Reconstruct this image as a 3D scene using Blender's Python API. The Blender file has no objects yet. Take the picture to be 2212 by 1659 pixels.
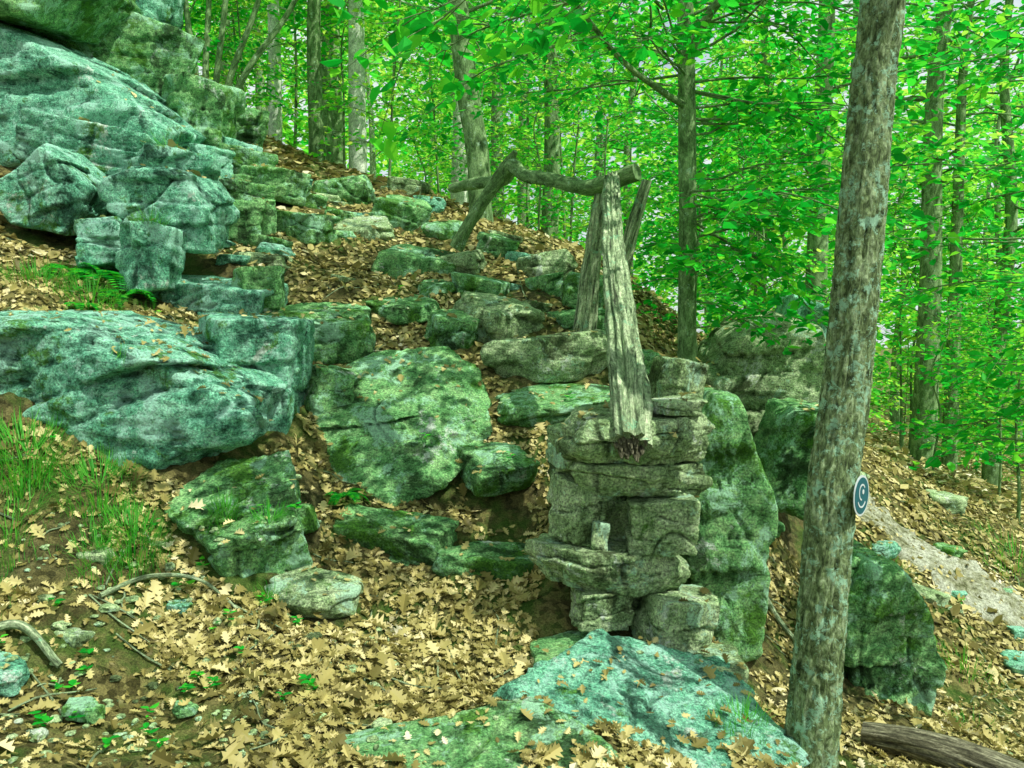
import bpy, bmesh, math, random
import numpy as np
from mathutils import Vector, Matrix, Euler, noise
rng=np.random.default_rng(7); random.seed(7)
sc=bpy.context.scene
COL=sc.collection
# ------------------------------------------------------------ helpers
def mesh_np(name,V,Fs,attrs=None,smooth=True):
    V=np.asarray(V,dtype=np.float32)
    me=bpy.data.meshes.new(name)
    me.vertices.add(len(V)); me.vertices.foreach_set("co",V.ravel())
    li=np.concatenate([np.asarray(F,dtype=np.int32).ravel() for F in Fs])
    tot=np.concatenate([np.full(len(F),np.asarray(F).shape[1],dtype=np.int32) for F in Fs])
    st=np.concatenate([[0],np.cumsum(tot)[:-1]]).astype(np.int32)
    me.loops.add(len(li)); me.loops.foreach_set("vertex_index",li)
    me.polygons.add(len(tot)); me.polygons.foreach_set("loop_start",st)
    if attrs:
        for k,a in attrs.items():
            a=np.asarray(a,dtype=np.float32)
            if a.ndim==1:
                at=me.attributes.new(k,'FLOAT','POINT'); at.data.foreach_set("value",a)
            else:
                at=me.attributes.new(k,'FLOAT_VECTOR','POINT'); at.data.foreach_set("vector",a.ravel())
    me.update(calc_edges=True)
    me.polygons.foreach_set("use_smooth",np.full(len(tot),smooth,dtype=bool))
    me.update()
    return me
def obj(name,me,mat=None,parent=None,loc=(0,0,0)):
    o=bpy.data.objects.new(name,me)
    if mat is not None and me is not None and len(me.materials)==0: me.materials.append(mat)
    o.location=loc; COL.objects.link(o)
    if parent: o.parent=parent
    return o
def empty(name,loc=(0,0,0)):
    o=bpy.data.objects.new(name,None); o.empty_display_size=.1; o.location=loc; COL.objects.link(o); return o
def nrmz(a):
    a=np.asarray(a,float); n=np.linalg.norm(a,axis=-1,keepdims=True); return a/np.maximum(n,1e-9)
class Acc:
    def __init__(s): s.V=[];s.F=[];s.T=[];s.n=0
    def add(s,V,F,T=None):
        s.V.append(V); s.F.append(np.asarray(F)+s.n); s.T.append(T if T is not None else V); s.n+=len(V)
    def mesh(s,name,smooth=True):
        return mesh_np(name,np.concatenate(s.V),s.F,{'tc':np.concatenate(s.T)},smooth)
def catmull(P,n):
    P=np.asarray(P,float); Q=np.vstack([2*P[0]-P[1],P,2*P[-1]-P[-2]])
    m=len(P)-1; out=[]
    for t in np.linspace(0,m,n):
        i=min(int(t),m-1); u=t-i; a,b,c,d=Q[i:i+4]
        out.append(.5*((2*b)+(-a+c)*u+(2*a-5*b+4*c-d)*u*u+(-a+3*b-3*c+d)*u**3))
    return np.array(out)
def tube(acc,P,R,sides=6,n=None,rough=0,kz=1.5,kr=5,seed=0,cap=True):
    P=np.asarray(P,float); R=np.asarray(R,float)
    if n is None: n=len(P)
    C=catmull(np.c_[P,R],n); pts=C[:,:3]; rad=C[:,3]
    tan=nrmz(np.gradient(pts,axis=0))
    L=np.r_[0,np.cumsum(np.linalg.norm(np.diff(pts,axis=0),axis=1))]
    ref=np.array([0,1.,0]) if abs(tan[0][1])<.8 else np.array([1.,0,0])
    th=np.linspace(0,2*math.pi,sides,endpoint=False)
    V=np.zeros((n,sides,3)); T=np.zeros((n,sides,3))
    for i in range(n):
        a=nrmz(np.cross(tan[i],ref)); b=np.cross(tan[i],a); ref=nrmz(np.cross(a,tan[i])) 
        cs,sn=np.cos(th),np.sin(th)
        r=np.full(sides,rad[i])
        if rough>0:
            for j in range(sides):
                q=Vector((cs[j]*kr+seed*3.1,sn[j]*kr,L[i]*kz))
                v=noise.noise(q); w=noise.noise(q*2.7); g=noise.noise(Vector((cs[j]*1.3+seed,sn[j]*1.3,L[i]*1.1)))
                r[j]*=1+rough*((.5-abs(v)*2.2)+.35*w+.6*g)
        V[i]=pts[i]+np.outer(cs*r,a)+np.outer(sn*r,b)
        T[i]=np.c_[cs*rad[i],sn*rad[i],np.full(sides,L[i])]
    V=V.reshape(-1,3);T=T.reshape(-1,3)
    i,j=np.meshgrid(np.arange(n-1),np.arange(sides),indexing='ij'); j2=(j+1)%sides
    F=np.stack([i*sides+j,i*sides+j2,(i+1)*sides+j2,(i+1)*sides+j],-1).reshape(-1,4)
    acc.add(V,F,T)
    if cap:
        for e,k in ((0,0),(n-1,n-1)):
            ring=V[k*sides:(k+1)*sides]; c=ring.mean(0)
            VV=np.vstack([ring,c+(ring-c)*.5-(tan[k] if e==0 else -tan[k])*(-.15*rad[k]),c]); 
            jj=np.arange(sides); j3=(jj+1)%sides
            F1=np.stack([jj,j3,sides+j3,sides+jj],-1); 
            F2=np.stack([sides+jj,sides+j3,np.full(sides,2*sides)],-1)
            TT=np.c_[VV[:,0]*3,VV[:,1]*3,VV[:,2]*0+L[k]]
            acc.add(VV,F1,TT); acc.F.append(F2+acc.n-len(VV))
LIVE=(np.array([[0,0],[.3,.29],[.68,.25],[1,0],[.68,-.25],[.3,-.29]],float),np.array([[0,3,2,1],[0,5,4,3]]))
NARROW=(np.array([[0,0],[.15,.13],[.6,.1],[1,0],[.6,-.1],[.15,-.13]],float),np.array([[0,3,2,1],[0,5,4,3]]))
rows=[(0,.012),(.14,.06),(.24,.22),(.33,.1),(.46,.33),(.55,.13),(.69,.34),(.78,.14),(.9,.17),(1,.01)]
tv=[];tf=[]
for t,w in rows: tv+=[[t,w],[t,0],[t,-w]]
for i in range(len(rows)-1):
    a=i*3; tf+=[[a,a+1,a+4,a+3],[a+1,a+2,a+5,a+4]]
OAK=(np.array(tv,float),np.array(tf))
def leaves_mesh(name,pos,fwd,nrm,size,tmpl,curl=.3,bend=.3,rnd=None):
    TV,TF=tmpl; N=len(pos); k=len(TV)
    fwd=nrmz(fwd); side=nrmz(np.cross(nrm,fwd)); up=np.cross(fwd,side)
    a=rng.normal(0,1,N)*curl+curl*.8; b=rng.normal(0,1,N)*bend
    t=TV[:,0][None,:,None]; w=TV[:,1][None,:,None]
    z=a[:,None,None]*np.abs(w)*1.2+b[:,None,None]*(t-.5)**2
    S=np.asarray(size).reshape(-1,1,1)
    V=pos[:,None,:]+S*(fwd[:,None,:]*t+side[:,None,:]*w+up[:,None,:]*z)
    F=(TF[None]+(np.arange(N)*k)[:,None,None]).reshape(-1,TF.shape[1])
    if rnd is None: rnd=rng.random(N)
    return mesh_np(name,V.reshape(-1,3),[F],{'rnd':np.repeat(rnd,k)},smooth=False)
# ------------------------------------------------------------ materials
def newmat(name):
    m=bpy.data.materials.new(name); m.use_nodes=True; nt=m.node_tree; nt.nodes.clear()
    out=nt.nodes.new('ShaderNodeOutputMaterial'); return m,nt,out
def N(nt,t,**kw):
    n=nt.nodes.new(t)
    for k,v in kw.items(): setattr(n,k,v)
    return n
def ramp(nt,fac,stops,interp='LINEAR'):
    r=N(nt,'ShaderNodeValToRGB'); cr=r.color_ramp; cr.interpolation=interp
    while len(cr.elements)<len(stops): cr.elements.new(.5)
    for e,(p,c) in zip(cr.elements,stops):
        e.position=p; e.color=(c[0],c[1],c[2],1) if hasattr(c,'__len__') else (c,c,c,1)
    nt.links.new(fac,r.inputs[0]); return r.outputs[0]
def noise_n(nt,vec,scale,detail=6,rough=.6,dist=0):
    n=N(nt,'ShaderNodeTexNoise'); n.inputs['Scale'].default_value=scale; n.inputs['Detail'].default_value=detail
    n.inputs['Roughness'].default_value=rough; n.inputs['Distortion'].default_value=dist
    nt.links.new(vec,n.inputs['Vector']); return n.outputs[0]
def mix(nt,fac,a,b,mode='MIX'):
    m=N(nt,'ShaderNodeMix',data_type='RGBA',blend_type=mode)
    for s,v in ((m.inputs[0],fac),(m.inputs[6],a),(m.inputs[7],b)):
        if hasattr(v,'is_linked') : nt.links.new(v,s)
        elif hasattr(v,'__len__'): s.default_value=(*v,1)
        else: s.default_value=v
    return m.outputs[2]
def mapping(nt,vec,scale=(1,1,1)):
    m=N(nt,'ShaderNodeMapping'); m.inputs['Scale'].default_value=scale; nt.links.new(vec,m.inputs[0]); return m.outputs[0]
def bump(nt,h,strength,dist,prev=None):
    b=N(nt,'ShaderNodeBump'); b.inputs['Strength'].default_value=strength; b.inputs['Distance'].default_value=dist
    nt.links.new(h,b.inputs['Height'])
    if prev: nt.links.new(prev,b.inputs['Normal'])
    return b.outputs[0]
def principled(nt,out,col,rough=.9,normal=None,spec=.25):
    p=N(nt,'ShaderNodeBsdfPrincipled'); p.inputs['Roughness'].default_value=rough
    p.inputs['Specular IOR Level'].default_value=spec
    if hasattr(col,'is_linked'): nt.links.new(col,p.inputs['Base Color'])
    else: p.inputs['Base Color'].default_value=(*col,1)
    if normal: nt.links.new(normal,p.inputs['Normal'])
    nt.links.new(p.outputs[0],out.inputs[0]); return p
def rockmat(name,dark,base,light,lichen,lich_amt,moss_amt,lich_dap_amt=.59):
    m,nt,out=newmat(name)
    tc=N(nt,'ShaderNodeTexCoord'); oi=N(nt,'ShaderNodeObjectInfo')
    vm=N(nt,'ShaderNodeVectorMath',operation='ADD'); sc_=N(nt,'ShaderNodeMath',operation='MULTIPLY'); sc_.inputs[1].default_value=37
    nt.links.new(oi.outputs['Random'],sc_.inputs[0]); nt.links.new(tc.outputs['Object'],vm.inputs[0]); nt.links.new(sc_.outputs[0],vm.inputs[1])
    v=vm.outputs[0]
    big=noise_n(nt,v,2.2,8,.7,.4); mid=noise_n(nt,v,8,10,.8,.3); fine=noise_n(nt,v,80,5,.75)
    st=noise_n(nt,mapping(nt,v,(3,3,15)),2.0,8,.72,1.2)
    c=ramp(nt,mid,[(.36,dark),(.46,base),(.6,light)])
    sp=ramp(nt,fine,[(.38,(.34,.38,.34)),(.5,(.95,.95,.95)),(.62,(1.5,1.5,1.4))])
    c=mix(nt,1,c,sp,'MULTIPLY')
    sp2=ramp(nt,st,[(.37,(.25,.28,.25)),(.45,(1,1,1)),(.7,(1.1,1.1,1.05))]); c=mix(nt,.8,c,sp2,'MULTIPLY')
    lf=noise_n(nt,v,3.4,11,.8,.5); lmask=ramp(nt,lf,[(lich_amt,0),(lich_amt+.03,1)])
    c=mix(nt,lmask,c,mix(nt,ramp(nt,fine,[(.38,0),(.58,1)]),tuple(x*.55 for x in lichen),lichen))
    lich_dap=noise_n(nt,v,2.6,12,.8,.3); c=mix(nt,ramp(nt,lich_dap,[(lich_dap_amt,0),(lich_dap_amt+.03,.85)]),c,mix(nt,ramp(nt,fine,[(.38,0),(.58,1)]),(.45,.58,.46),(.85,.94,.82)))  # whitish lichen patches, also painted in as white sun dapples on the rock
    dm=ramp(nt,big,[(.39,.93),(.45,0)]); c=mix(nt,dm,c,mix(nt,ramp(nt,fine,[(.4,0),(.62,1)]),tuple(x*.3 for x in dark),tuple(x*1.2 for x in dark)))
    mf=noise_n(nt,v,2.7,10,.75,.2); ms=ramp(nt,mf,[(moss_amt,0),(moss_amt+.05,.9)])
    c=mix(nt,ms,c,mix(nt,ramp(nt,fine,[(.35,0),(.65,1)]),(.012,.06,.01),(.13,.38,.03)))
    geo=N(nt,'ShaderNodeNewGeometry'); c=mix(nt,1,c,ramp(nt,geo.outputs['Pointiness'],[(.43,(.2,.23,.2)),(.49,(1,1,1)),(.58,(1.3,1.3,1.25))]),'MULTIPLY')  # crevice shade painted into the colour: hollows darker, raised edges lighter
    b=bump(nt,st,.8,.04); b=bump(nt,mid,1,.03,b); b=bump(nt,fine,.9,.014,b)
    principled(nt,out,c,.92,b,.2); return m
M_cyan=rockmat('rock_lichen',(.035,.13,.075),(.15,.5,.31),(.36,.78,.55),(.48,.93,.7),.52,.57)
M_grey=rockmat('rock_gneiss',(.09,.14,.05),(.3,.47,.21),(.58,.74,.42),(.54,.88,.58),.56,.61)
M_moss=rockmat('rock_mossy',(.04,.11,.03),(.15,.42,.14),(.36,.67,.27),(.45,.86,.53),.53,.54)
def leafmat(name,stops,tstops,tf=.5):
    m,nt,out=newmat(name); a=N(nt,'ShaderNodeAttribute',attribute_name='rnd')
    c=ramp(nt,a.outputs['Fac'],stops); t=ramp(nt,a.outputs['Fac'],tstops)
    p=N(nt,'ShaderNodeBsdfPrincipled'); p.inputs['Roughness'].default_value=.5; p.inputs['Specular IOR Level'].default_value=.2
    nt.links.new(c,p.inputs['Base Color']); tr=N(nt,'ShaderNodeBsdfTranslucent'); nt.links.new(t,tr.inputs[0])
    mx=N(nt,'ShaderNodeMixShader'); mx.inputs[0].default_value=tf
    nt.links.new(p.outputs[0],mx.inputs[1]); nt.links.new(tr.outputs[0],mx.inputs[2]); nt.links.new(mx.outputs[0],out.inputs[0]); return m
M_leaf=leafmat('leaf_green',[(0,(.004,.2,.02)),(.5,(.012,.42,.035)),(1,(.07,.64,.035))],[(0,(.005,.5,.035)),(.6,(.05,.84,.045)),(1,(.42,.98,.05))],.5)
M_leaf2=leafmat('leaf_bright',[(0,(.006,.38,.035)),(.6,(.11,.68,.04)),(1,(.45,.88,.06))],[(0,(.02,.7,.05)),(.6,(.36,.98,.07)),(1,(.85,1,.15))],.55)
M_litter=leafmat('dead_leaf',[(0,(.06,.055,.014)),(.3,(.24,.215,.06)),(.62,(.48,.43,.15)),(.88,(.7,.63,.3)),(1,(.85,.8,.56))],[(0,(.25,.22,.05)),(1,(.6,.55,.2))],.15)
M_grass=leafmat('grass_blade',[(0,(.02,.24,.02)),(1,(.12,.5,.05))],[(0,(.06,.55,.03)),(1,(.3,.75,.05))],.4)
def barkmat(name,dark,mid_,light,lich,lamt,bd=.02,kx=22,kz=4,ls=9):
    m,nt,out=newmat(name); a=N(nt,'ShaderNodeAttribute',attribute_name='tc'); v=a.outputs['Vector']
    f=noise_n(nt,mapping(nt,v,(kx,kx,kz)),1.6,8,.7,.7); g=noise_n(nt,mapping(nt,v,(60,60,30)),1.5,6,.8); l=noise_n(nt,v,ls,9,.8,.3)
    c=ramp(nt,f,[(.36,dark),(.5,mid_),(.62,light)])
    sp=ramp(nt,g,[(.35,(.4,.4,.4)),(.5,(1,1,1)),(.65,(1.6,1.6,1.6))]); c=mix(nt,1,c,sp,'MULTIPLY')
    c=mix(nt,ramp(nt,l,[(lamt,0),(lamt+.04,.85)]),c,lich)
    b=bump(nt,f,1,bd); b=bump(nt,g,.6,bd*.4,b)
    principled(nt,out,c,.9,b,.2); return m
M_bark=barkmat('bark_furrowed',(.035,.06,.02),(.19,.28,.11),(.42,.56,.3),(.42,.76,.5),.53,.03,26,9,18)
M_bark2=barkmat('bark_smooth',(.05,.1,.03),(.14,.25,.09),(.26,.4,.17),(.4,.6,.4),.58,.006,8,3)
M_birch=barkmat('bark_pale',(.35,.42,.32),(.6,.7,.52),(.8,.88,.7),(.25,.35,.2),.62,.006,8,6)
M_dead=barkmat('dead_wood',(.04,.06,.03),(.28,.4,.2),(.6,.72,.43),(.27,.6,.34),.57,.025,34,3)
M_end=barkmat('dead_wood_dark',(.02,.02,.012),(.14,.14,.08),(.34,.34,.21),(.2,.26,.12),.7,.02,30,3)
m,nt,out=newmat('forest_floor'); M_ground=m
tc=N(nt,'ShaderNodeTexCoord'); v=tc.outputs['Object']
a=noise_n(nt,v,1.1,7,.65,.3); b_=noise_n(nt,v,22,8,.75,.6); f_=noise_n(nt,v,120,5,.8)
vo=N(nt,'ShaderNodeTexVoronoi'); vo.inputs['Scale'].default_value=26; nt.links.new(v,vo.inputs['Vector'])
lit=mix(nt,ramp(nt,vo.outputs['Color'],[(.2,0),(.8,1)]),(.08,.075,.02),(.36,.33,.11))
dirt=ramp(nt,b_,[(.38,(.018,.02,.008)),(.5,(.06,.065,.026)),(.66,(.2,.2,.09))])
c=mix(nt,ramp(nt,a,[(.38,.25),(.6,.85)]),dirt,lit)
c=mix(nt,ramp(nt,noise_n(nt,v,2.3,7,.7),[(.48,0),(.6,.65)]),c,(.06,.18,.02))
c=mix(nt,1,c,ramp(nt,f_,[(.36,(.4,.4,.4)),(.52,(1,1,1)),(.66,(1.6,1.6,1.5))]),'MULTIPLY')
bb=bump(nt,b_,1,.04); bb=bump(nt,f_,.8,.012,bb); principled(nt,out,c,.95,bb,.15)
m,nt,out=newmat('pale_trail'); M_trail=m
tc=N(nt,'ShaderNodeTexCoord'); v=tc.outputs['Object']; a=noise_n(nt,v,4,10,.85,.5); f_=noise_n(nt,v,30,6,.8)
c=ramp(nt,a,[(.38,(.12,.14,.05)),(.46,(.45,.48,.28)),(.56,(.78,.83,.64))]); c=mix(nt,1,c,ramp(nt,f_,[(.38,(.4,.4,.35)),(.6,(1.2,1.2,1.2))]),'MULTIPLY')
principled(nt,out,c,.95,bump(nt,f_,1,.05),.15)
# ------------------------------------------------------------ terrain (thin plate spline through spot heights)
CP=np.array([
(0,3,0),(-1,3,.03),(-1.8,3,.12),(1,3.1,-.12),(0,0,-.1),(-2,0,.3),(2,0,-.6),(0,-4,-.2),
(-.5,4.4,.13),(-.4,5.1,.45),(.1,5.1,.42),(-.56,5.4,.66),(-.1,5.6,.82),(.4,5.5,.85),(.5,4.1,-.02),(.2,4.2,.08),(.5,4.9,.55),(.95,5.2,.25),(1.0,4.3,-.2),
(1.3,3.45,-.3),(1.3,4.5,-.38),(1.5,5.3,-.35),(2.07,7,.05),(2.46,5.6,-.78),(2,4,-.45),(3.5,4.5,-1.0),(4.9,9,-.6),(7.9,14,-1.1),(10,20,-1.8),(15,30,-2.8),
(2.3,8,.45),(1.6,7,1.0),(1.2,6.3,.85),(4,10,.2),(3,12,.9),
(.3,6.0,1.02),(.3,6.45,1.27),(0,6.9,1.55),(.5,7,1.55),(-.3,7.5,1.87),(-.9,8.2,2.17),(-.4,8.2,2.15),(-1.5,9,2.55),(-1.1,9.5,2.72),(-2,10.3,3.08),(-1.3,10.8,3.22),
(.3,8,2.0),(.7,7.4,1.75),(.5,9.5,2.45),(1.2,8.5,1.7),(-.4,10.5,2.85),(1.5,11,2.1),(1,15,2.4),(-2,15,3.8),(0,20,3.0),(0,30,3.3),
(-2.3,3.8,.45),(-1.8,3.8,.3),(-2.1,4.2,.66),(-1.1,4.3,.28),(-1.4,4.6,.62),(-2.2,5.3,1.4),(-3,6,1.8),(-1.7,5.9,1.35),(-1.15,5.4,.78),(-1,6.3,1.2),(-1.5,6.6,1.52),(-2.2,6.8,1.74),
(-4.1,7,2.35),(-2,7.3,1.95),(-2.5,8.4,2.6),(-1.7,7.8,2.15),(-4.5,8,2.85),(-4.5,9.5,3.8),(-3.3,9.5,3.25),(-3.2,12,3.95),(-4.5,12,4.6),(-2.4,11,3.5),(-7,10,5),(-8,6,3.8),
(-5,3,1.6),(-5,0,1.3),(-10,15,6.5),(-10,25,7),(10,3,-3.6),(10,10,-2.2),(7,5,-2.3),(25,30,-5),(-25,30,10),(-25,0,6),(25,0,-8),(0,60,3),(30,60,-4),(-30,60,9)],float)
def U(r2): return np.where(r2>1e-12,r2*np.log(np.maximum(r2,1e-12)),0)
n=len(CP); K=U(((CP[:,None,:2]-CP[None,:,:2])**2).sum(-1))+np.eye(n)*.02
Pm=np.c_[np.ones(n),CP[:,:2]]; A=np.block([[K,Pm],[Pm.T,np.zeros((3,3))]])
Wt=np.linalg.solve(A,np.r_[CP[:,2],0,0,0])
def H(x,y):
    x=np.clip(np.asarray(x,float),-30,30); y=np.clip(np.asarray(y,float),-8,60); sh=x.shape
    q=np.c_[x.ravel(),y.ravel()]
    r=U(((q[:,None]-CP[None,:,:2])**2).sum(-1))@Wt[:n]+Wt[n]+q@Wt[n+1:]
    return r.reshape(sh)
def H1(x,y): return float(H(np.array([x]),np.array([y]))[0])
def axis(lo,hi,step,far,k):
    a=np.arange(lo,hi,step); g=[]; s=step; x=hi
    while x<far: g.append(x); s*=k; x+=s
    h=[]; s=step; x=lo-step
    while x>-far: h.append(x); s*=k; x-=s
    return np.array(h[::-1]+list(a)+g)
gx=axis(-5,4.5,.05,220,1.13); gy=axis(2.2,11,.05,220,1.13)
X,Y=np.meshgrid(gx,gy); Z=H(X,Y); P=np.c_[X.ravel(),Y.ravel(),Z.ravel()]
def tn(x,y): return .09*noise.noise(Vector((x*1.7,y*1.7,0)))+.05*noise.fractal(Vector((x*6,y*6,3)),.8,2,4)
for i in range(len(P)):
    x,y,_=P[i]
    if -8<x<9 and 0<y<16: P[i,2]+=tn(x,y)
nx,ny=len(gx),len(gy); i,j=np.meshgrid(np.arange(ny-1),np.arange(nx-1),indexing='ij')
F=np.stack([i*nx+j,i*nx+j+1,(i+1)*nx+j+1,(i+1)*nx+j],-1).reshape(-1,4)
ground=obj('ground',mesh_np('ground',P,[F]),M_ground)
C=catmull([(2.9,9.3,.2),(3.35,8.7,.28),(4.0,8.1,.36),(4.9,7.6,.45),(6.2,7.3,.55),(8.0,7.2,.6)],90); V=[]
for k in range(90):
    t=C[min(k+1,89)]-C[max(k-1,0)]; nn=nrmz(np.array([-t[1],t[0]])); 
    for j in range(15):
        u=(j/7-1)*C[k,2]*(1+1.1*noise.noise(Vector((k*.22,(j>7)*5,0)))+.5*noise.noise(Vector((k*.9,(j>7)*5,7)))); x,y=C[k,0]+nn[0]*u,C[k,1]+nn[1]*u
        V.append((x,y,H1(x,y)+tn(x,y)+.03*(1-(j/7-1)**4)+(-.04 if j in(0,14) else .008)+.03*noise.noise(Vector((x*7,y*7,0)))))
i,j=np.meshgrid(np.arange(89),np.arange(14),indexing='ij')
obj('trail',mesh_np('trail',V,[np.stack([i*15+j,i*15+j+1,(i+1)*15+j+1,(i+1)*15+j],-1).reshape(-1,4)]),M_trail)
# ------------------------------------------------------------ rocks
_ico={}
def ico(sub):
    if sub not in _ico:
        bm=bmesh.new(); bmesh.ops.create_icosphere(bm,subdivisions=sub,radius=1)
        V=np.array([v.co[:] for v in bm.verts]); F=np.array([[v.index for v in f.verts] for f in bm.faces]); bm.free(); _ico[sub]=(V,F)
    return _ico[sub]
def rock(name,pts,mat,sub=5,rough=1.0,seed=0,parent=None,p=70,strata=1.0,thk=.6):
    pts=np.asarray(pts,float); c=(pts.max(0)+pts.min(0))/2; ext=(pts.max(0)-pts.min(0))/2; q=(pts-c)/ext
    bm=bmesh.new(); vs=[bm.verts.new(a) for a in q]
    g=bmesh.ops.convex_hull(bm,input=vs); bm.normal_update(); pl=[]
    for f in bm.faces:
        nn=np.array(f.normal); d=nn@np.array(f.verts[0].co)
        if d<0: nn=-nn; d=-d
        if d<.05: continue
        if all(np.abs(nn-a).max()>.02 for a,_ in pl): pl.append((nn,d))
    bm.free()
    D,F=ico(sub); s=np.zeros(len(D))
    for nn,d in pl: s+=np.maximum(D@nn/d,0)**p
    r=s**(-1/p); V=D*r[:,None]*ext
    size=float(np.cbrt(ext.prod())); out=V.copy(); Dn=nrmz(V/ext)*np.array([1,1,.8])
    R=random.Random(seed*7+1); lay=Vector((R.uniform(-.3,.3),R.uniform(-.3,.3),1)).normalized()
    th=min(.17,max(.045,ext[2]*thk)); sm=min(1,.4/size); off=Vector((seed*1.7,seed*.9,seed*2.3))
    for k in range(len(V)):
        v=Vector(V[k])+off
        a=noise.fractal(v*(.9/size),.9,2.1,3)
        b=noise.fractal(v*13,.5,2.1,4)
        hc=(v.dot(lay)+.25*th*noise.noise(v*(1.1/size))+.1*th*b)/th
        kk=math.floor(hc); f=hc-kk
        az=nrmz(Dn[k][:2]+1e-6)
        l0=noise.noise(Vector((az[0]*1.1,az[1]*1.1,kk*7.31+seed))); 
        e=min(f,1-f); notch=math.exp(-(e/.06)**2)
        l1=noise.noise(Vector((az[0]*1.1,az[1]*1.1,(kk+(1 if f>.5 else -1))*7.31+seed)))
        w=max(0,1-e/.035)*.5; l=l0*(1-w)+l1*w
        cr2=max(0,.03-abs(noise.noise(Vector((v.x*2.4+9,v.y*2.4,v.z*1.3)))))/.03
        hd=np.array([Dn[k][0],Dn[k][1],Dn[k][2]*.1])
        out[k]+=Dn[k]*size*rough*(.05*a+.03*b*sm-.08*cr2*sm)+hd*rough*strata*min(size*.34,.12)*(l-.24*notch*(.4+.6*abs(l0-l1)*2))
    return obj(name,mesh_np(name,out,[F]),mat,parent,tuple(c))
def boxr(name,x,y,z,w,d,h,mat,yaw=0,pitch=0,roll=0,seed=0,jit=.22,parent=None,sub=None,rough=1,p=70,slab=False,strata=1.0,thk=.6):
    R=random.Random(seed*13+5); pts=[]; n_=R.choice([4,5,5]) if not slab else R.choice([6,7,8]); o0=.785+R.uniform(-.3,.3); e=5 if not slab else 3.6; ox,oy=R.uniform(-.08,.08),R.uniform(-.08,.08)
    tx,ty=R.uniform(-.15,.15),R.uniform(-.15,.15)
    for i in range(n_):
        th=o0+6.2832*(i+R.uniform(-.22,.22))/n_; cs,sn=math.cos(th),math.sin(th)
        rr=(abs(cs)**e+abs(sn)**e)**(-1/e)*R.uniform(1-jit,1.06)
        if slab: pts.append((cs*rr*1.03,sn*rr*1.03,R.uniform(-.5,.6)))
        a=R.uniform(.9,1.02) if not slab else R.uniform(.78,.97); pts.append((cs*rr*a+ox,sn*rr*a+oy,R.uniform(.86,1)+tx*cs+ty*sn))
        a=R.uniform(.78,1.02) if not slab else R.uniform(.66,.97); pts.append((cs*rr*a-ox,sn*rr*a-oy,-R.uniform(.85,1)))
    M=Euler((math.radians(pitch),math.radians(roll),math.radians(yaw))).to_matrix()
    pts=[M@Vector((a*w/2,b*d/2,c*h/2))+Vector((x,y,z)) for a,b,c in pts]
    if sub is None: sub=5 if max(w,h)>.3 else 4
    return rock(name,[tuple(q) for q in pts],mat,sub,rough,seed,parent,p,strata,thk)
def polyr(name,poly,y0,depth,mat,dz=.2,shrink=.85,seed=0,sub=6,rough=1,parent=None,p=70,front=.92,my=.1):
    poly=np.array(poly,float); c=poly.mean(0); pts=[]
    for q in poly:
        a=c+(q-c)*front; pts.append((a[0],y0,a[1])); pts.append((q[0],y0+depth*my,q[1]+dz*my))
        b=c+(q-c)*shrink; pts.append((b[0],y0+depth,b[1]+dz))
    return rock(name,pts,mat,sub,rough,seed,parent,p)
B='boulder'
polyr(B,[(-5.9,4.75),(-4.83,4.45),(-3.95,4.0),(-3.22,3.42),(-3.35,3.22),(-4.19,3.30),(-5.11,3.0),(-5.9,2.9)],8.2,2.2,M_cyan,.35,seed=1,rough=1.3)
boxr(B,-3.75,8.15,3.08,1.7,1.4,.46,M_cyan,0,-8,10,2,sub=6)
polyr(B,[(-5.7,5.9),(-4.2,5.3),(-4.0,4.9),(-4.45,4.42),(-5.2,4.55),(-5.7,4.6)],8.1,1.8,M_moss,.2,seed=3)
boxr(B,-4.5,10.0,4.45,1.8,1.5,1.4,M_moss,10,0,18,4,sub=6)
boxr(B,-4.8,10.6,5.3,1.4,1.2,1.3,M_cyan,-20,0,8,5)
boxr(B,-3.5,9.7,3.9,1.0,.9,.85,M_moss,-20,0,18,55)
polyr(B,[(-4.25,2.73),(-3.75,3.05),(-3.33,2.68),(-3.6,2.3),(-4.1,2.4)],6.9,.8,M_cyan,.1,seed=6)
polyr(B,[(-3.15,2.68),(-2.9,2.8),(-2.45,2.74),(-2.28,2.45),(-2.3,2.12),(-2.62,2.15),(-2.7,2.42),(-3.1,2.45)],6.5,.8,M_cyan,.1,seed=7)
boxr(B,-2.85,7.3,2.84,.8,.7,.34,M_cyan,10,-6,8,8)
boxr(B,-2.68,6.35,2.08,.48,.5,.5,M_cyan,15,0,0,9)
boxr(B,-3.15,6.6,2.2,.55,.5,.4,M_cyan,-15,0,-10,10)
boxr(B,-3.5,10.5,3.9,1.1,.9,.6,M_moss,5,0,6,11)
boxr(B,-3.4,9.0,3.25,.9,.7,.42,M_cyan,5,0,6,12)
boxr(B,-2.85,9.5,3.33,.8,.6,.32,M_moss,5,0,12,13)
boxr(B,-2.55,9.2,3.08,.9,.6,.36,M_moss,-5,0,10,14)
boxr(B,-3.1,9.7,3.5,.65,.5,.32,M_cyan,-5,0,10,56)
boxr(B,-2.72,8.6,2.84,1.0,.7,.38,M_moss,-5,0,8,15)
boxr(B,-2.06,8.4,2.53,.75,.55,.32,M_moss,-12,0,8,16)
boxr(B,-2.5,8.1,2.52,.55,.5,.42,M_moss,12,0,0,17)
boxr(B,-2.3,6.65,1.76,1.0,.9,.38,M_cyan,5,8,4,18)
boxr(B,-1.92,6.5,1.83,.46,.4,.42,M_moss,25,0,4,19)
boxr(B,-1.45,6.5,1.52,1.1,1.0,.34,M_moss,-5,12,4,20)
boxr(B,-1.68,5.5,1.28,.8,1.0,.8,M_cyan,-10,4,8,21,sub=6,strata=.5)
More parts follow.
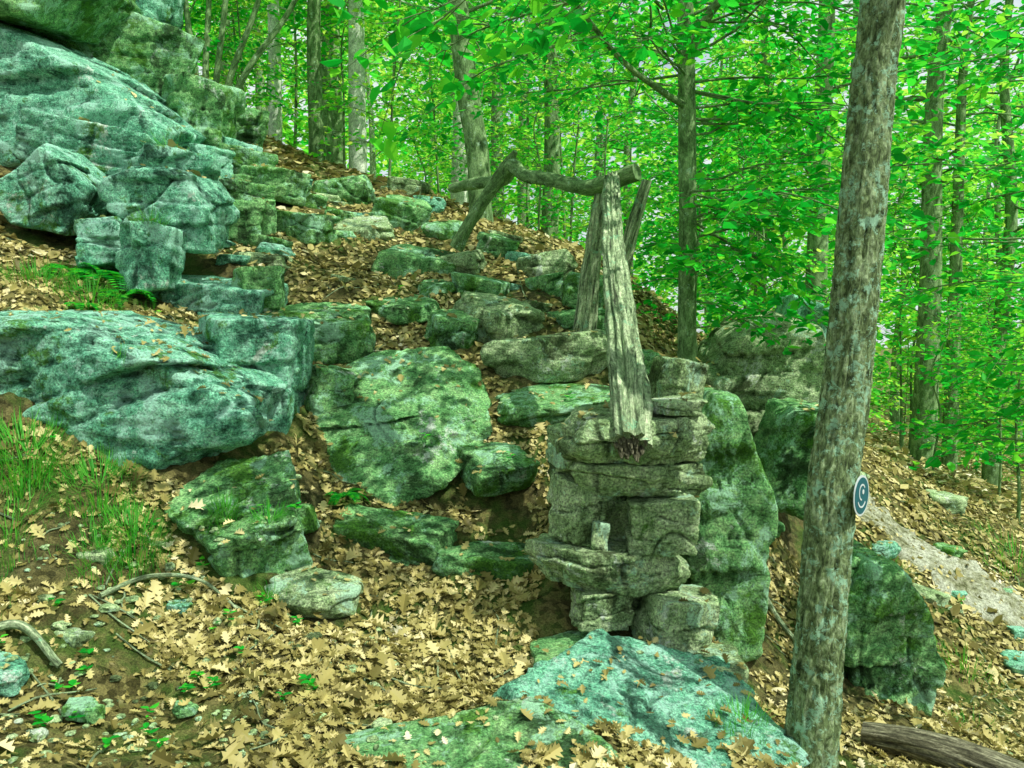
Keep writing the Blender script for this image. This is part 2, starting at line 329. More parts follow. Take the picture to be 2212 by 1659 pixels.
boxr(B,-1.22,5.75,1.13,.34,.4,.36,M_moss,-10,0,8,22)
polyr(B,[(-3.3,1.62),(-2.82,1.6),(-2.56,1.63),(-2.31,1.55),(-2.0,1.46),(-1.68,1.33),(-1.37,1.16),(-1.45,.95),(-2.05,.68),(-2.4,.75),(-2.9,.9),(-3.3,1.0)],4.55,1.2,M_cyan,.12,.9,23,6,1.4,front=.9)
rock(B,[(-1.5,5.5,.88),(-1.15,5.15,.58),(-.74,5.05,.46),(-.4,5.2,.6),(-.12,5.55,.85),(-1.24,6.0,1.27),(-.97,6.25,1.42),(-.49,6.3,1.46),(-.25,6.05,1.3),(-1.3,6.4,1.1),(-.2,6.4,1.0),(-.8,5.5,1.02),(-1.1,5.9,.6),(-.4,5.9,.6)],M_moss,6,.9,24,strata=.6)
boxr(B,-1.42,4.5,.52,.82,.85,.46,M_moss,15,24,-14,25,sub=6)
boxr(B,.52,3.5,-.2,1.45,1.25,.48,M_cyan,14,13,6,26,sub=6,rough=1.0,slab=True,p=55,strata=.6)
boxr(B,-.2,3.02,-.17,1.35,.8,.42,M_moss,-8,10,0,27,sub=6,rough=1.0,slab=True,strata=.6)
boxr(B,.3,4.0,-.06,.55,.5,.25,M_moss,10,4,0,58)
polyr(B,[(1.02,.95),(1.16,1.2),(1.3,1.18),(1.52,.5),(1.45,-.35),(1.1,-.4),(1.0,.2)],4.75,1.3,M_moss,.12,.85,28,6,.6,front=.95)
polyr(B,[(1.75,1.1),(1.95,1.5),(2.3,1.72),(2.75,1.6),(2.9,1.1),(2.75,.55),(1.9,.45)],7.5,1.2,M_grey,.1,.85,29,6)
boxr(B,2.85,8.4,1.25,.8,.9,1.1,M_cyan,-12,0,12,59)
boxr(B,2.35,7.1,.5,.8,.9,.95,M_moss,-20,0,14,30)
polyr(B,[(2.1,-.2),(2.28,.08),(2.48,.06),(2.68,-.2),(2.78,-.6),(2.7,-.95),(2.2,-.85)],5.3,.8,M_moss,.05,.85,31,6)
boxr(B,2.2,5.55,.02,.3,.3,.14,M_moss,15,0,22,32)
boxr(B,3.3,4.9,-.9,.4,.4,.3,M_cyan,15,0,12,33)
small=[(4.3,6.9,.4),(4.75,7.0,.35),(3.7,7.5,.35),(5.6,8.3,.5),(3.1,6.6,.3),(4.9,9.5,.5),(-2.05,3.3,.24),(-1.65,3.2,.14),(-1.9,3.6,.16),(-1.55,3.9,.12),(-1.3,3.3,.1),(-2.0,4.0,.2),(.95,6.0,.4),(1.0,6.7,.45),(1.15,5.9,.3),(.75,5.6,.3),(-1.7,8.6,.3),(-.1,9.1,.4),(.1,8.6,.3),(-1.9,9.4,.35),(-2.2,9.9,.4),(.9,7.9,.4),(.8,8.6,.45),(-1.5,7.5,.25),
 (3.5,7.9,.3),(4.3,8.3,.35),(3.9,7.4,.2),(4.5,7.4,.22),(3.2,8.4,.25),(5.1,8.0,.3),(4.1,7.7,.18),(4.7,8.0,.2),(3.6,8.9,.3),(2.0,7.6,.35),(1.9,6.4,.3)]
for t in np.linspace(.3,1,7):
    cx=.1-1.5*max(0,t-.25)/.75*1.0; y=5.4+5.4*t; small.append((cx+random.uniform(-.75,.75),y,random.uniform(.18,.34)))
for k in range(22): small.append((random.uniform(-4.2,-2.1)*(.85 if k%2 else 1),random.uniform(7.4,10.8),random.uniform(.2,.5)))
for k,(x,y,w) in enumerate(small):
    boxr(B,x,y,H1(x,y)+w*.02,w*1.15,w*.9,w*.45,[M_cyan,M_moss,M_grey][k%3],k*37%50-25,0,k*7%15,60+k,sub=4,slab=k%2==0)
st=empty('stone_steps',(0,7,1.5))
def step(nm,*a,**k):
    o=boxr(nm,*a,**k); o.parent=st; o.matrix_parent_inverse=Matrix.Translation(-Vector(st.location)); return o
SD=[(-.69,4.85,.36,.88,.6,.28,M_moss,-6,12,8),(-.14,4.75,.23,.86,.55,.24,M_moss,5,10,5),(-1.05,4.25,.22,.74,.5,.16,M_grey,-8,8,8),
(-.07,5.35,.70,.62,.6,.2,M_moss,18,16,-6),(.33,6.0,1.01,1.1,.7,.22,M_moss,-4,10,0),(.24,6.45,1.34,1.04,.65,.36,M_grey,3,4,-4),
(-.48,6.75,1.53,.48,.5,.32,M_moss,-15,8,10),(-.1,6.95,1.63,.78,.7,.32,M_grey,8,18,5),(.57,7.05,1.60,.62,.55,.24,M_moss,0,4,-5),
(-.28,7.55,1.91,.68,.6,.22,M_moss,14,12,6),(-.68,7.6,1.9,.4,.4,.16,M_moss,-18,8,3),(-.9,7.2,1.72,.74,.6,.18,M_moss,5,16,-3),
(-.92,8.2,2.18,1.0,.7,.26,M_moss,10,18,8),(-.45,8.2,2.18,.5,.5,.22,M_grey,-16,14,-6),(-1.55,9.0,2.58,.72,.6,.2,M_grey,-14,20,6),
(-1.18,9.4,2.78,.8,.7,.36,M_moss,20,24,8),(-.74,9.1,2.58,.46,.5,.2,M_moss,-20,10,5),(-2.0,10.3,3.14,.88,.7,.42,M_moss,10,8,-6),
(-1.3,10.8,3.28,.62,.5,.26,M_grey,-12,0,6),(-.95,10.2,3.0,.45,.4,.22,M_cyan,20,0,0),(.32,8.0,2.1,.64,.5,.36,M_grey,-14,0,-18),
(.33,7.6,1.93,.52,.4,.24,M_moss,10,0,-16),(.65,7.4,1.86,.5,.4,.3,M_moss,-10,0,14),(.2,7.25,1.72,.3,.3,.16,M_grey,-10,0,12),(-.2,8.8,2.4,.55,.4,.22,M_moss,-10,8,12)]
for k,s_ in enumerate(SD): step('step_%d'%(k+1),*s_,seed=140+k,jit=.36,rough=1.1,slab=k%3!=0,p=70,strata=.7,thk=.9)
pil=empty('stone_pillar',(.52,4.2,0))
def ps(*a,**k):
    o=boxr(*a,**k); o.parent=pil; o.matrix_parent_inverse=Matrix.Translation(-Vector(pil.location)); return o
PD=[(.55,4.28,1.045,.84,.66,.26,0,0,0),(.80,4.2,1.195,.30,.34,.075,0,0,2),(.62,4.26,.835,.74,.6,.19,0,0,3),(.27,4.36,.93,.2,.36,.1,0,0,0),
(.31,4.26,.665,.30,.42,.33,5,0,10),(.71,4.26,.61,.50,.52,.28,-3,0,-4),(.43,4.14,.55,.11,.14,.17,0,0,10),(.53,4.25,.385,.86,.62,.22,0,0,6),
(.43,4.2,.20,.38,.4,.2,0,0,4),(.80,4.14,.07,.38,.5,.42,8,0,12),(.9,4.65,1.27,.34,.32,.28,10,0,6),(.5,4.8,.78,.7,.5,.5,0,0,0),(.5,4.68,.45,.6,.4,.4,0,0,0),(.52,4.5,.1,.6,.4,.4,0,0,0),(.84,4.6,1.05,.38,.4,.2,0,0,0),(.97,3.92,-.12,.3,.38,.36,0,0,0)]
for k,(x,y,z,w,d,h,ya,pi_,ro) in enumerate(PD):
    ps('stone_%d'%(k+1),x,y,z,w,d,h,M_grey,ya+[6,-9,4,-5,8,-3][k%6],pi_,ro,seed=260+k,jit=.24,rough=1.5,slab=k in (0,2,7),p=80,strata=.5,thk=.9,sub=6 if k<10 and w>.25 else None)
# ------------------------------------------------------------ raycast helper
bpy.context.view_layer.update(); dg=bpy.context.evaluated_depsgraph_get()
def surf(x,y,top=7):
    h,l,nn,idx,o,_=sc.ray_cast(dg,Vector((x,y,top)),Vector((0,0,-1)))
    return (l,nn,'ground' if o.name.startswith('trail') and random.random()<.2 else o.name) if h else (Vector((x,y,0)),Vector((0,0,1)),'ground')
pos=[];nr=[];sz=[]
for k in range(125000):
    y=2.2+8.8*random.random()**1.35; x=random.uniform(-.68*y-.4,.68*y+.4)
    d=noise.noise(Vector((x*.9,y*.9,5)))+.5*noise.noise(Vector((x*3,y*3,1)))
    thr=-.4
    if x<-.9 and y<4.4: thr=.0
    if d<thr and random.random()<.85: continue
    l,nn,nm=surf(x,y)
    if not nm.startswith('ground'):
        if nn.z<.8 or random.random()>.045: continue
    pos.append(l+nn*.004); nr.append(nn); sz.append(random.uniform(.022,.062) if random.random()<.92 else random.uniform(.07,.12))
pos=np.array([p_[:] for p_ in pos]); nr=np.array([p_[:] for p_ in nr]); NL=len(pos); sz=np.array(sz)
nr=nrmz(nr+rng.normal(0,.2,(NL,3))); fw=rng.normal(0,1,(NL,3)); fw=nrmz(fw-nr*(fw*nr).sum(1,keepdims=True)); pos+=np.c_[np.zeros((NL,2)),rng.uniform(0,.012,NL)]
rn=np.clip(rng.random(NL)*.75+.3*np.array([noise.noise(Vector((a*1.6,b*1.6,9))) for a,b in pos[:,:2]])+.12,0,1)
nearm=pos[:,1]<6.5
obj('leaf_litter',leaves_mesh('leaf_litter',pos[nearm],fw[nearm],nr[nearm],sz[nearm],OAK,.35,.5,rn[nearm]),M_litter)
fm=~nearm; obj('leaf_litter',leaves_mesh('leaf_litter',pos[fm],fw[fm],nr[fm],sz[fm]*1.15,LIVE,.35,.5,rn[fm]),M_litter)
N2=40000; y=rng.uniform(10.5,36,N2); x=rng.uniform(-.75,.75,N2)*y
p2=np.c_[x,y,H(x,y)+.03]; n2=nrmz(rng.normal(0,.35,(N2,3))+[0,0,1]); f2=nrmz(rng.normal(0,1,(N2,3))*[1,1,.1])
obj('leaf_litter',leaves_mesh('leaf_litter_far',p2,f2,n2,rng.uniform(.08,.18,N2),LIVE,.4,.5),M_litter)
D,F=ico(2); PV=[];PF=[];c0=0
for k in range(620):
    if k<460: x=random.uniform(-2.3,-.5); y=random.uniform(2.7,4.2)
    else: x=random.uniform(-2,3.5); y=random.uniform(2.8,8)
    l,nn,nm=surf(x,y); r=random.uniform(.005,.018)*(2 if random.random()<.08 else 1)
    Vp=D*np.array([r*random.uniform(.7,1.5),r*random.uniform(.7,1.5),r*.6]); Vp=Vp*(1+.12*rng.normal(0,1,(len(D),1)))+np.array(l)+[0,0,r*.2]; PV.append(Vp); PF.append(F+c0); c0+=len(D)
obj('pebbles',mesh_np('pebbles',np.concatenate(PV),[np.concatenate(PF)],smooth=False),M_grey)
A=Acc()
for k in range(380):
    y=random.uniform(2.8,9); x=random.uniform(-.65*y,.65*y); l,nn,nm=surf(x,y); an=random.uniform(0,6.28); L=random.uniform(.08,.4)
    if not nm.startswith('ground'): continue
    P_=[];ok=True
    for t in (-.5,-.1,.2,.5):
        q=np.array([x+math.cos(an)*L*t+random.uniform(-.02,.02),y+math.sin(an)*L*t,0]); l2,_,n2_=surf(q[0],q[1]); P_.append((q[0],q[1],l2.z+.012)); ok=ok and n2_.startswith('ground')
    if ok: tube(A,P_,[.005,.005,.004,.003],5,8)
def ground_stick(P2,r0,r1):
    pts=[(x,y,H1(x,y)+tn(x,y)+r0+.02+dz) for x,y,dz in P2]
    tube(A,pts,np.linspace(r0,r1,len(pts)),8,24,.2)
ground_stick([(-1.85,3.75,0),(-1.72,3.95,.02),(-1.5,4.0,.03),(-1.3,3.95,0)],.012,.008)
ground_stick([(-2.25,3.3,0),(-2.05,3.45,.02),(-1.85,3.4,0)],.022,.015)
ground_stick([(1.55,5.9,.1),(1.75,5.6,.0),(2.0,5.3,0)],.02,.015)
obj('fallen_twigs',A.mesh('fallen_twigs'),M_dead)
A=Acc(); tube(A,[(1.72,4.05,H1(1.72,4.05)+.04),(2.0,3.88,H1(2,3.88)+.04),(2.4,3.65,H1(2.4,3.65)+.03)],[.05,.07,.08],24,60,.35,1.2,4,3)
obj('fallen_log',A.mesh('fallen_log'),M_end)
# ------------------------------------------------------------ railing
rail=empty('log_railing',(.6,5.2,1.2))
def part(nm,me,mat,par):
    o=obj(nm,me,mat,par); o.matrix_parent_inverse=Matrix.Translation(-Vector(par.location)); return o
A=Acc(); tube(A,[(.555,3.93,1.05),(.575,4.15,1.24),(.60,4.6,1.52),(.63,5.3,1.98),(.69,6.0,2.42),(.74,6.42,2.68)],[.082,.094,.080,.066,.060,.054],64,260,.36,1.6,2.4,5)
part('handrail',A.mesh('handrail'),M_dead,rail)
A=Acc()
for k in range(34):
    an=random.uniform(0,6.28); r=.07*math.sqrt(random.random()); x=.555+r*math.cos(an); z=1.045+r*math.sin(an)*.9
    tube(A,[(x,4.0,z+.03),(x,3.93,z),(x+random.uniform(-.005,.005),3.93-random.uniform(.005,.04),z-random.uniform(.0,.04))],[.018,.013,.004],5,6)
part('broken_end',A.mesh('broken_end'),M_end,rail)
A=Acc(); tube(A,[(.57,6.75,1.55),(.60,6.68,1.95),(.65,6.62,2.35),(.70,6.58,2.72)],[.09,.07,.06,.045],32,70,.35,1.2,3,7)
tube(A,[(.80,6.75,1.6),(.87,6.7,2.05),(.95,6.65,2.4),(1.03,6.6,2.7)],[.07,.055,.05,.035],24,60,.35,1.2,3,8)
part('forked_post',A.mesh('forked_post'),M_dead,rail)
A=Acc(); tube(A,[(.92,6.36,2.72),(.62,6.6,2.65),(.45,6.85,2.71),(.29,7.1,2.79),(.1,7.45,2.88),(0,7.6,2.99),(-.08,7.8,2.9),(-.33,8.1,2.92),(-.6,8.6,2.95)],[.062,.062,.056,.054,.054,.06,.056,.053,.045],16,90,.22,3,3,9)
tube(A,[(.03,7.62,3.12),(-.05,7.7,3.0),(-.22,7.8,2.76),(-.38,7.9,2.54),(-.52,7.95,2.3)],[.02,.055,.055,.055,.06],14,40,.2,3,3,10)
part('crooked_rail',A.mesh('crooked_rail'),M_bark2,rail)
# ------------------------------------------------------------ trees
class Tree:
    def __init__(s): s.W=Acc(); s.p=[];s.f=[];s.n=[];s.s=[]
    def limb(s,start,d,L,r,twigs=14,leaf=.08,dens=1.0,droop=.03,tw=True,lift=0):
        d=nrmz(np.array(d,float)); p=np.array(start,float); pts=[p.copy()]; n=6
        dirs=[]
        for i in range(n):
            d=nrmz(d+rng.normal(0,.14,3)+[0,0,lift-droop*i]); p=p+d*L/n; pts.append(p.copy()); dirs.append(d)
        pts=np.array(pts); dirs.append(d); dirs=np.array(dirs)
        tube(s.W,pts,np.linspace(r,r*.18,n+1),5,n*2 if tw else n,cap=False)
        for k in range(twigs):
            t=.12+.88*(k+rng.random())/twigs; u=t*n; i=min(int(u),n-1); q=pts[i]+(pts[i+1]-pts[i])*(u-i); dd=dirs[i]
            side=nrmz(np.cross(dd,[0,0,1]))*(1 if k%2 else -1)
            td=nrmz(side*.8+dd*.7+[0,0,rng.normal(0,.22)]); tl=L*(.16+.28*(1-t)**.6)*rng.uniform(.7,1.3)
            if tw: tube(s.W,[q,q+td*tl*.5+[0,0,.01],q+td*tl],[r*.2+.001,.002,.001],3,3,cap=False)
            m=max(3,int(tl/(leaf*.6)*dens)); tt=rng.uniform(.05,1,m)
            lp=q+td*tl*tt[:,None]+rng.normal(0,leaf*.25,(m,3))
            sd=nrmz(np.cross(td,[0,0,1])); sg=np.where(rng.random(m)<.5,-1,1)[:,None]
            lf=nrmz(td*.7+sd*sg*.9+rng.normal(0,.3,(m,3))-[0,0,.15])
            ln=nrmz(np.array([0,0,1.])+rng.normal(0,.42,(m,3)))
            s.p.append(lp); s.f.append(lf); s.n.append(ln); s.s.append(rng.uniform(.7,1.25,m)*leaf)
    def leafmesh(s,name):
        return leaves_mesh(name,np.concatenate(s.p),np.concatenate(s.f),np.concatenate(s.n),np.concatenate(s.s),LIVE,.25,.35)
    def emit(s,name,bark,leafm,base):
        e=empty(name,base); part('trunk',s.W.mesh('trunk'),bark,e)
        if s.p: part('foliage',s.leafmesh('foliage'),leafm,e)
        return e
def rdir(az,el): return (math.cos(az)*math.cos(el),math.sin(az)*math.cos(el),math.sin(el))
T=Tree(); e=empty('oak_tree',(1.24,3.45,-.4)); A=Acc()
path=[(1.235,3.45,-.45),(1.245,3.45,-.31),(1.27,3.46,.1),(1.295,3.47,.48),(1.33,3.5,.93),(1.385,3.53,1.31),(1.428,3.55,1.79),(1.467,3.58,2.28),(1.496,3.6,2.68),(1.52,3.6,2.97),(1.6,3.7,4.4),(1.8,3.8,6.5),(1.9,4.0,9)]
tube(A,path,[.14,.112,.102,.096,.094,.092,.090,.088,.086,.086,.085,.07,.04],72,620,.13,8,8,2)
tube(A,[(1.5,3.6,5.2),(1.0,3.9,6.0),(.6,4.3,7.2)],[.06,.04,.02],8,12)
part('trunk',A.mesh('trunk'),M_bark,e)
for k in range(9):
    z=rng.uniform(5.2,9); T.limb((1.7,3.8,z),rdir(rng.uniform(0,6.28),rng.uniform(-.1,.5)),rng.uniform(1.5,3),.03,13,.11,1.3,tw=False)
for (s0,d,L) in [((1.5,3.6,3.35),(-1,.25,-.1),2.2),((1.5,3.6,3.6),(-1,.05,-.12),2.2),((.9,3.9,3.2),(-1,.4,-.08),1.4),((1.53,3.62,3.7),(-.8,.8,-.15),1.8),((.5,3.8,3.3),(-1,.3,-.05),1.3)]:
    T.limb(s0,d,L,.014,12,.1,.9)
part('foliage',T.leafmesh('foliage'),M_leaf,e); part('limbs',T.W.mesh('limbs'),M_bark2,e)
sg=empty('trail_marker_sign',(1.41,3.405,.91)); nv=Vector((.74,-.67,.0)); sg.rotation_euler=nv.to_track_quat('Z','Y').to_euler()
def flat(name,col):
    m,nt,out=newmat(name); tc=N(nt,'ShaderNodeTexCoord'); f=noise_n(nt,tc.outputs['Object'],40,4,.6)
    principled(nt,out,mix(nt,ramp(nt,f,[(.3,0),(.7,1)]),tuple(x*.8 for x in col),col),.5); return m
M_teal=flat('sign_teal',(.015,.12,.14)); M_white=flat('sign_white',(.6,.68,.66))
def disc(nm,r,z0,z1,mat,r_in=0,a0=0,a1=2*math.pi,c=(0,0)):
    k=48; th=np.linspace(a0,a1,k); V=[];F=[]
    for t in th:
        for rr,zz in((r_in,z0),(r,z0),(r,z1),(r_in,z1)): V.append((c[0]+rr*math.cos(t),c[1]+rr*math.sin(t),zz))
    for i in range(k-1):
        for j in range(4): F.append((i*4+j,(i+1)*4+j,(i+1)*4+(j+1)%4,i*4+(j+1)%4))
    return obj(nm,mesh_np(nm,V,[np.array(F)],smooth=False),mat,sg)
disc('plate',.083,0,.003,M_white); disc('face',.074,.0035,.0045,M_teal)
disc('mark_arc',.034,.005,.006,M_white,.027,.5,4.6,(0,.014)); disc('mark_bar',.05,.005,.006,M_white,.043,3.6,5.6); disc('mark_dot',.01,.005,.006,M_white,0,0,6.283,(.012,.014))
T=Tree(); A=T.W
tube(A,[(1.42,6.8,.9),(1.4,6.8,1.3),(1.39,6.8,2.2),(1.37,6.8,3.2),(1.34,6.8,4.2),(1.3,6.9,6),(1.3,7,8.5)],[.11,.08,.07,.068,.062,.05,.02],18,60,.06,2,3,4)
tube(A,[(1.34,6.8,3.55),(1.5,6.6,3.95),(1.85,6.3,4.2),(2.6,6.0,4.3)],[.04,.035,.025,.01],7,16)
tube(A,[(1.36,6.8,3.3),(1.1,6.5,3.35),(.75,6.2,3.5),(.3,5.9,3.9),(-.1,5.7,4.1)],[.03,.025,.02,.015,.008],7,16)
for k in range(28):
    z=rng.uniform(1.7,4.5); az=rng.uniform(-.9,.9)-(.5 if z<3 else 0); T.limb((1.38,6.8,z),rdir(az,rng.uniform(-.15,.25)),rng.uniform(1.0,2.4),.012,13,.09,.95)
for k in range(12):
    z=rng.uniform(2.9,4.6); T.limb((1.36,6.8,z),rdir(rng.uniform(2.2,4.6),rng.uniform(.0,.3)),rng.uniform(.8,1.8),.012,12,.09,.9)
for k in range(9):
    z=rng.uniform(1.5,2.5); T.limb((1.38,6.8,z),rdir(rng.uniform(-1.6,.2),rng.uniform(-.35,.05)),rng.uniform(.6,1.2),.008,10,.09,1.1)
for (s0,d,L) in [((.6,6.1,3.6),(-1,-.5,.1),1.5),((.1,5.8,4.0),(-1,-.1,-.1),1.1),((.3,5.9,3.9),(-.7,-1,-.1),1.2),((.9,6.2,3.5),(.2,-1,.2),1.3),((1.1,6.4,3.9),(-.6,-1,0),1.6)]:
    T.limb(s0,d,L,.012,13,.09,1.0)
for k in range(8):
    z=rng.uniform(4.6,8.4); T.limb((1.32,6.9,z),rdir(rng.uniform(0,6.28),rng.uniform(0,.5)),rng.uniform(1,2.2),.015,12,.11,1.2,tw=False)
T.emit('beech_tree',M_bark2,M_leaf,(1.4,6.8,1))
T=Tree(); tube(T.W,[(-.35,10.6,2.5),(-.38,10.5,2.9),(-.42,10.5,3.7),(-.55,10.5,4.5),(-.65,10.5,5.5),(-.8,10.5,8),(-.9,10.5,11)],[.2,.15,.135,.13,.12,.1,.05],24,80,.1,2.5,4,6)
for k in range(16):
    z=rng.uniform(4.6,10.5); T.limb((-.7,10.5,z),rdir(rng.uniform(0,6.28),rng.uniform(-.1,.4)),rng.uniform(1.2,2.8),.025,13,.12,.8,tw=False)
T.emit('oak_tree',M_bark2,M_leaf,(-.35,10.5,2.9))
def gen_tree(h,z0,nl,Lr,r,leaf,dens,sap=False,tw=14):
    T=Tree(); w=rng.normal(0,.18,(5,2)); zs=np.linspace(-.4,h,6)
    P_=[(0,0,zs[0])]+[(w[i,0]*zs[i+1]/h*1.6,w[i,1]*zs[i+1]/h*1.6,zs[i+1]) for i in range(5)]
    tube(T.W,P_,np.linspace(r*1.15,r*.15,6),10 if not sap else 6,30)
    for k in range(nl):
        z=z0+(h-z0)*((k+rng.random())/nl); u=(z+.4)/(h+.4)*5; i=min(int(u),4); q=np.array(P_[i])+(np.array(P_[i+1])-np.array(P_[i]))*(u-i)
        L=rng.uniform(*Lr)*(1-.45*z/h); T.limb(q,rdir(rng.uniform(0,6.28),rng.uniform(-.15,.5)),L,r*.18 if not sap else .008,tw,leaf,dens,tw=sap)
    return T.W.mesh('trunk'),T.leafmesh('foliage')
big=[gen_tree(12+k*1.1,2.2+.5*k,38,(1.8,3.6),.12+.02*k,.145,.68) for k in range(4)]
sap=[gen_tree(3.2+k*.6,.5,28,(.8,1.6),.022,.095,.8,True,10) for k in range(4)]
def place(kind,name,x,y,bark,s=1,rot=None,leafm=M_leaf):
    tm,lm=kind; z=H1(x,y)
    e=empty(name,(x,y,z)); e.rotation_euler=(0,0,rng.uniform(0,6.28) if rot is None else rot); e.scale=(s,s,s)
    for nm,me,mt in (('trunk',tm,bark),('foliage',lm,leafm)):
        o=bpy.data.objects.new(nm,me); COL.objects.link(o); o.parent=e
        if len(me.materials)==0: me.materials.append(mt)
        if me.materials[0]!=mt:
            o.material_slots[0].link='OBJECT'; o.material_slots[0].material=mt
    return e
spec=[(-2.9,13,M_bark2,.9),(-2.35,13.2,M_birch,.9),(3.6,10.2,M_bark2,.8),(6.7,13.8,M_bark2,1),(7.5,14.5,M_bark2,1),(8.8,15.5,M_bark2,1),(-1,16,M_birch,1),(.6,14.5,M_bark2,.8),(-4.1,15,M_birch,.9),(5.2,18,M_bark2,1),(-6,15,M_bark2,1)]
for k,(x,y,bk,s) in enumerate(spec): place(big[k%4],'maple_tree' if bk!=M_birch else 'birch_tree',x,y,bk,s,leafm=[M_leaf,M_leaf2][k%2])
for k in range(42):
    y=rng.uniform(17,42); x=rng.uniform(-.72,.78)*y
    place(big[k%4],'maple_tree',x,y,[M_bark2,M_bark][k%2],rng.uniform(.85,1.2),leafm=[M_leaf,M_leaf2,M_leaf2][k%3])
ss=[(2.6,9.2),(3.3,8.9),(1.9,9.6),(1.2,10.6),(2.4,11.5),(.4,12),(-.6,13),(-1.8,12.5),(5.5,11),(4.2,11.5),(-3.6,11.7),(-3.9,12.5),(-4.6,12.6),(-2.7,14),(.9,13.4),(2.9,13.5),(6.3,10.5),(7.2,12.5),(-5.2,11.6),(-1.2,14.6),(1.75,8.3)]
for k,(x,y) in enumerate(ss): place(sap[k%4],'beech_sapling',x,y,M_bark2,rng.uniform(.8,1.1)*(.75 if y<9 else 1),leafm=[M_leaf,M_leaf2][k%2])
for k in range(32):
    y=rng.uniform(14,30); x=rng.uniform(-.7,.75)*y; place(sap[k%4],'beech_sapling',x,y,M_bark2,rng.uniform(1,1.6),leafm=M_leaf2)
T=Tree(); tube(T.W,[(4.0,5.2,-1.3),(3.95,5.2,0),(3.9,5.1,2),(3.9,5.2,4.2)],[.05,.045,.035,.01],8,20)
for k in range(20):
    z=rng.uniform(.65,1.6) if k<9 else rng.uniform(1.6,3.9); T.limb((3.92,5.15,z),rdir(rng.uniform(2.2,4.0),rng.uniform(-.05,.25)),rng.uniform(1.1,1.9),.01,12,.09,.9)
T.emit('beech_tree',M_bark2,M_leaf,(4.0,5.2,-1.3))
T=Tree()
for k,(dx,dy) in enumerate([(-.5,.1),(-.25,.0),(.0,.2),(.3,0),(.75,.1),(1.2,.3)]):
    b=np.array([-3.95+.06*k,10.9,4.1]); tube(T.W,[b,b+[dx*.3,0,.7],b+[dx*.8,dy,1.8],b+[dx*1.2,dy,3.6]],[.045,.04,.032,.015],7,18)
    for j in range(6): T.limb(b+np.array([dx*.9,dy,1.8+j*.35]),rdir(rng.uniform(0,6.28),.1),rng.uniform(.7,1.3),.008,10,.09,.8)
T.emit('witch_hazel_shrub',M_bark2,M_leaf2,(-3.9,10.9,4))
ND=54000; ang=rng.uniform(-.85,.85,ND); R_=rng.uniform(44,75,ND); x=np.sin(ang)*R_; y=np.cos(ang)*R_
z=H(x,y)+rng.uniform(0,1,ND)**.9*18; cl=np.array([noise.noise(Vector((a*.3,b*.3,c*.35))) for a,b,c in zip(x,y,z)])
kp=cl>-.08; pp=np.c_[x,y,z][kp]; nn_=len(pp)
obj('distant_forest',leaves_mesh('distant_forest',pp,nrmz(rng.normal(0,1,(nn_,3))*[1,1,.4]),nrmz(rng.normal(0,.6,(nn_,3))+[0,0,1]),rng.uniform(.4,.9,nn_),LIVE,.3,.4),M_leaf2)
# ------------------------------------------------------------ grass, ferns, seedlings
def surf_g(x,y): return surf(x,y,2.6 if y<6 else 3.5)
def grass(x,y,R,nb,h):
    P_=[];Fd=[];Nn=[];S=[]
    for k in range(nb):
        a=random.uniform(0,6.28); r=R*math.sqrt(random.random()); gx_,gy_=x+r*math.cos(a),y+r*math.sin(a)
        l,_,_=surf_g(gx_,gy_); P_.append(l); lean=random.uniform(.15,1.1); Fd.append((math.cos(a)*lean,math.sin(a)*lean,1)); Nn.append((math.cos(a),math.sin(a),-.2)); S.append(h*random.uniform(.4,1.1)*(1.2-r/R*.6))
    BL=(np.array([[0,.016],[0,-.016],[.35,-.015],[.35,.015],[.7,-.01],[.7,.01],[1,-.002],[1,.002]],float),np.array([[0,1,2,3],[3,2,4,5],[5,4,6,7]]))
    obj('grass_tuft',leaves_mesh('grass_tuft',np.array([p_[:] for p_ in P_]),np.array(Fd),np.array(Nn),np.array(S),BL,0,1.1),M_grass)
for g in [(-1.85,4.1,.16,480,.18),(-2.1,4.3,.22,420,.18),(-1.2,4.15,.09,180,.14),(-1.95,3.95,.15,220,.13),(-2.5,4.35,.2,420,.24),(-1.45,4.25,.08,120,.14),(.95,3.4,.12,120,.13),(-2.9,5.9,.2,200,.22),(-3.3,6.0,.3,260,.2),(-2.3,3.6,.15,200,.12),(3.6,6.6,.3,150,.2),(4.5,6.4,.4,200,.2),(-3.1,8.0,.2,60,.3),(2.9,5.2,.2,80,.15),(5.2,8.6,.5,250,.25),(-2.6,6.2,.12,100,.16),(-2.4,4.0,.25,260,.14),(3.4,7.6,.25,120,.18)]: grass(*g)
def fern(x,y,z,n,L):
    P_=[];Fd=[];Nn=[];S=[];A=Acc()
    for k in range(n):
        a=k/n*6.28+random.uniform(-.3,.3); d=np.array([math.cos(a),math.sin(a),0]); l=L*random.uniform(.6,1.1); pts=[]; rise=random.uniform(.5,1.1)
        for i in range(22):
            t=i/21; p_=np.array([x,y,z])+d*l*t*(1-.15*t)+np.array([0,0,l*(rise*t-1.05*t*t)]); pts.append(p_)
            if i>2:
                for s in(-1,1):
                    P_.append(p_); Fd.append(np.array([-d[1]*s,d[0]*s,0])+d*.35-np.array([0,0,.15])); Nn.append(np.array([0,0,1])-d*.6*(1-t)+d*.5*t); S.append(l*.26*math.sin(math.pi*(.18+.8*(1-t)))+.004)
        tube(A,pts,np.linspace(.003,.001,22),3,22,cap=False)
    e=empty('fern',(x,y,z)); part('stems',A.mesh('stems'),M_grass,e)
    part('fronds',leaves_mesh('fronds',np.array(P_),np.array(Fd),np.array(Nn),np.array(S),NARROW,.1,.2),M_leaf,e)
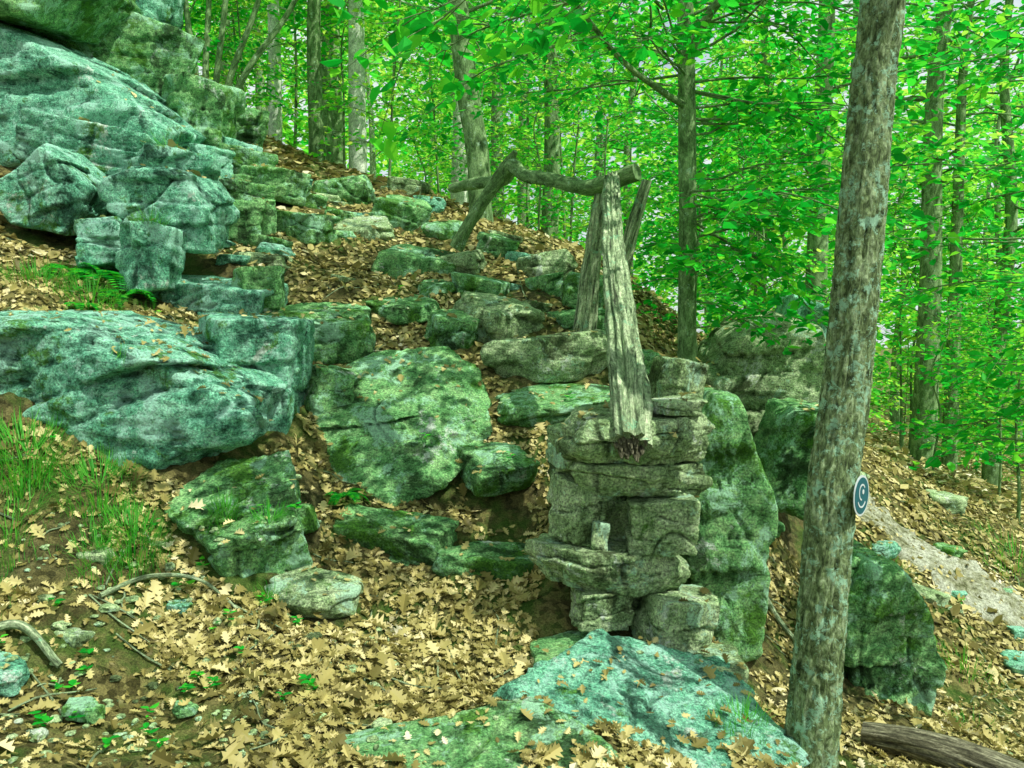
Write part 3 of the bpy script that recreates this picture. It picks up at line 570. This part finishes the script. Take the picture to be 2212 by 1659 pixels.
for (x,y,n_,L) in [(-3.05,6.3,9,.36),(-2.8,6.1,7,.28),(-3.3,6.4,7,.3),(-1.0,4.98,8,.19),(-3.1,8.0,6,.3),(-2.9,5.75,6,.2)]:
    l,_,_=surf_g(x,y); fern(x,y,l.z+.02,n_,L)
P_=[];Fd=[];S=[]
for k in range(90):
    if k<38: x=random.uniform(-2.1,-.8); y=random.uniform(3,4.4)
    else: y=random.uniform(4,9); x=random.uniform(-.55*y,.55*y)
    l,_,nm=surf_g(x,y); a0=random.uniform(0,6)
    if not nm.startswith('ground') and random.random()<.7: continue
    for j in range(random.choice([3,4,5,7])):
        a=a0+j*1.4; P_.append((l.x,l.y,l.z+random.uniform(.02,.06))); Fd.append((math.cos(a),math.sin(a),.15)); S.append(random.uniform(.02,.055))
obj('seedlings',leaves_mesh('seedlings',np.array(P_),np.array(Fd),np.tile([0,0,1.],(len(P_),1)),np.array(S),LIVE,.2,.3),M_leaf)
# ------------------------------------------------------------ light, world, camera
S=Vector((.46,-.3,.84)).normalized()
sl=bpy.data.lights.new('sun','SUN'); sl.energy=5; sl.angle=math.radians(.5); sl.color=(1,.97,.9)
so=bpy.data.objects.new('sun',sl); so.rotation_euler=S.to_track_quat('Z','Y').to_euler(); so.location=(5,-5,20); COL.objects.link(so)
w=bpy.data.worlds.new('World'); sc.world=w; w.use_nodes=True; nt=w.node_tree
bg=nt.nodes['Background']; sk=nt.nodes.new('ShaderNodeTexSky'); sk.sky_type='NISHITA'; sk.sun_disc=False
sk.sun_elevation=math.asin(S.z); sk.sun_rotation=math.atan2(S.x,S.y); sk.dust_density=1.5
# white cloud layer added to raise the ambient light and brighten sky gaps
tc=nt.nodes.new('ShaderNodeTexCoord'); cf=noise_n(nt,tc.outputs['Generated'],2.6,6,.6,.4)
cm=ramp(nt,cf,[(.34,.2),(.52,1)]); cl_=mix(nt,cm,sk.outputs[0],(5.6,6.3,6.2)); nt.links.new(cl_,bg.inputs[0]); bg.inputs[1].default_value=.15
cd=bpy.data.cameras.new('camera'); cam=bpy.data.objects.new('camera',cd); COL.objects.link(cam); sc.camera=cam
cd.sensor_width=36; cd.lens=18/math.tan(math.radians(31)); cd.clip_end=1000; cd.clip_start=.05
cam.location=(0,0,1.6); cam.rotation_euler=(math.radians(86),0,0)
sc.view_settings.view_transform='Standard'; sc.view_settings.look='None'; sc.view_settings.exposure=0
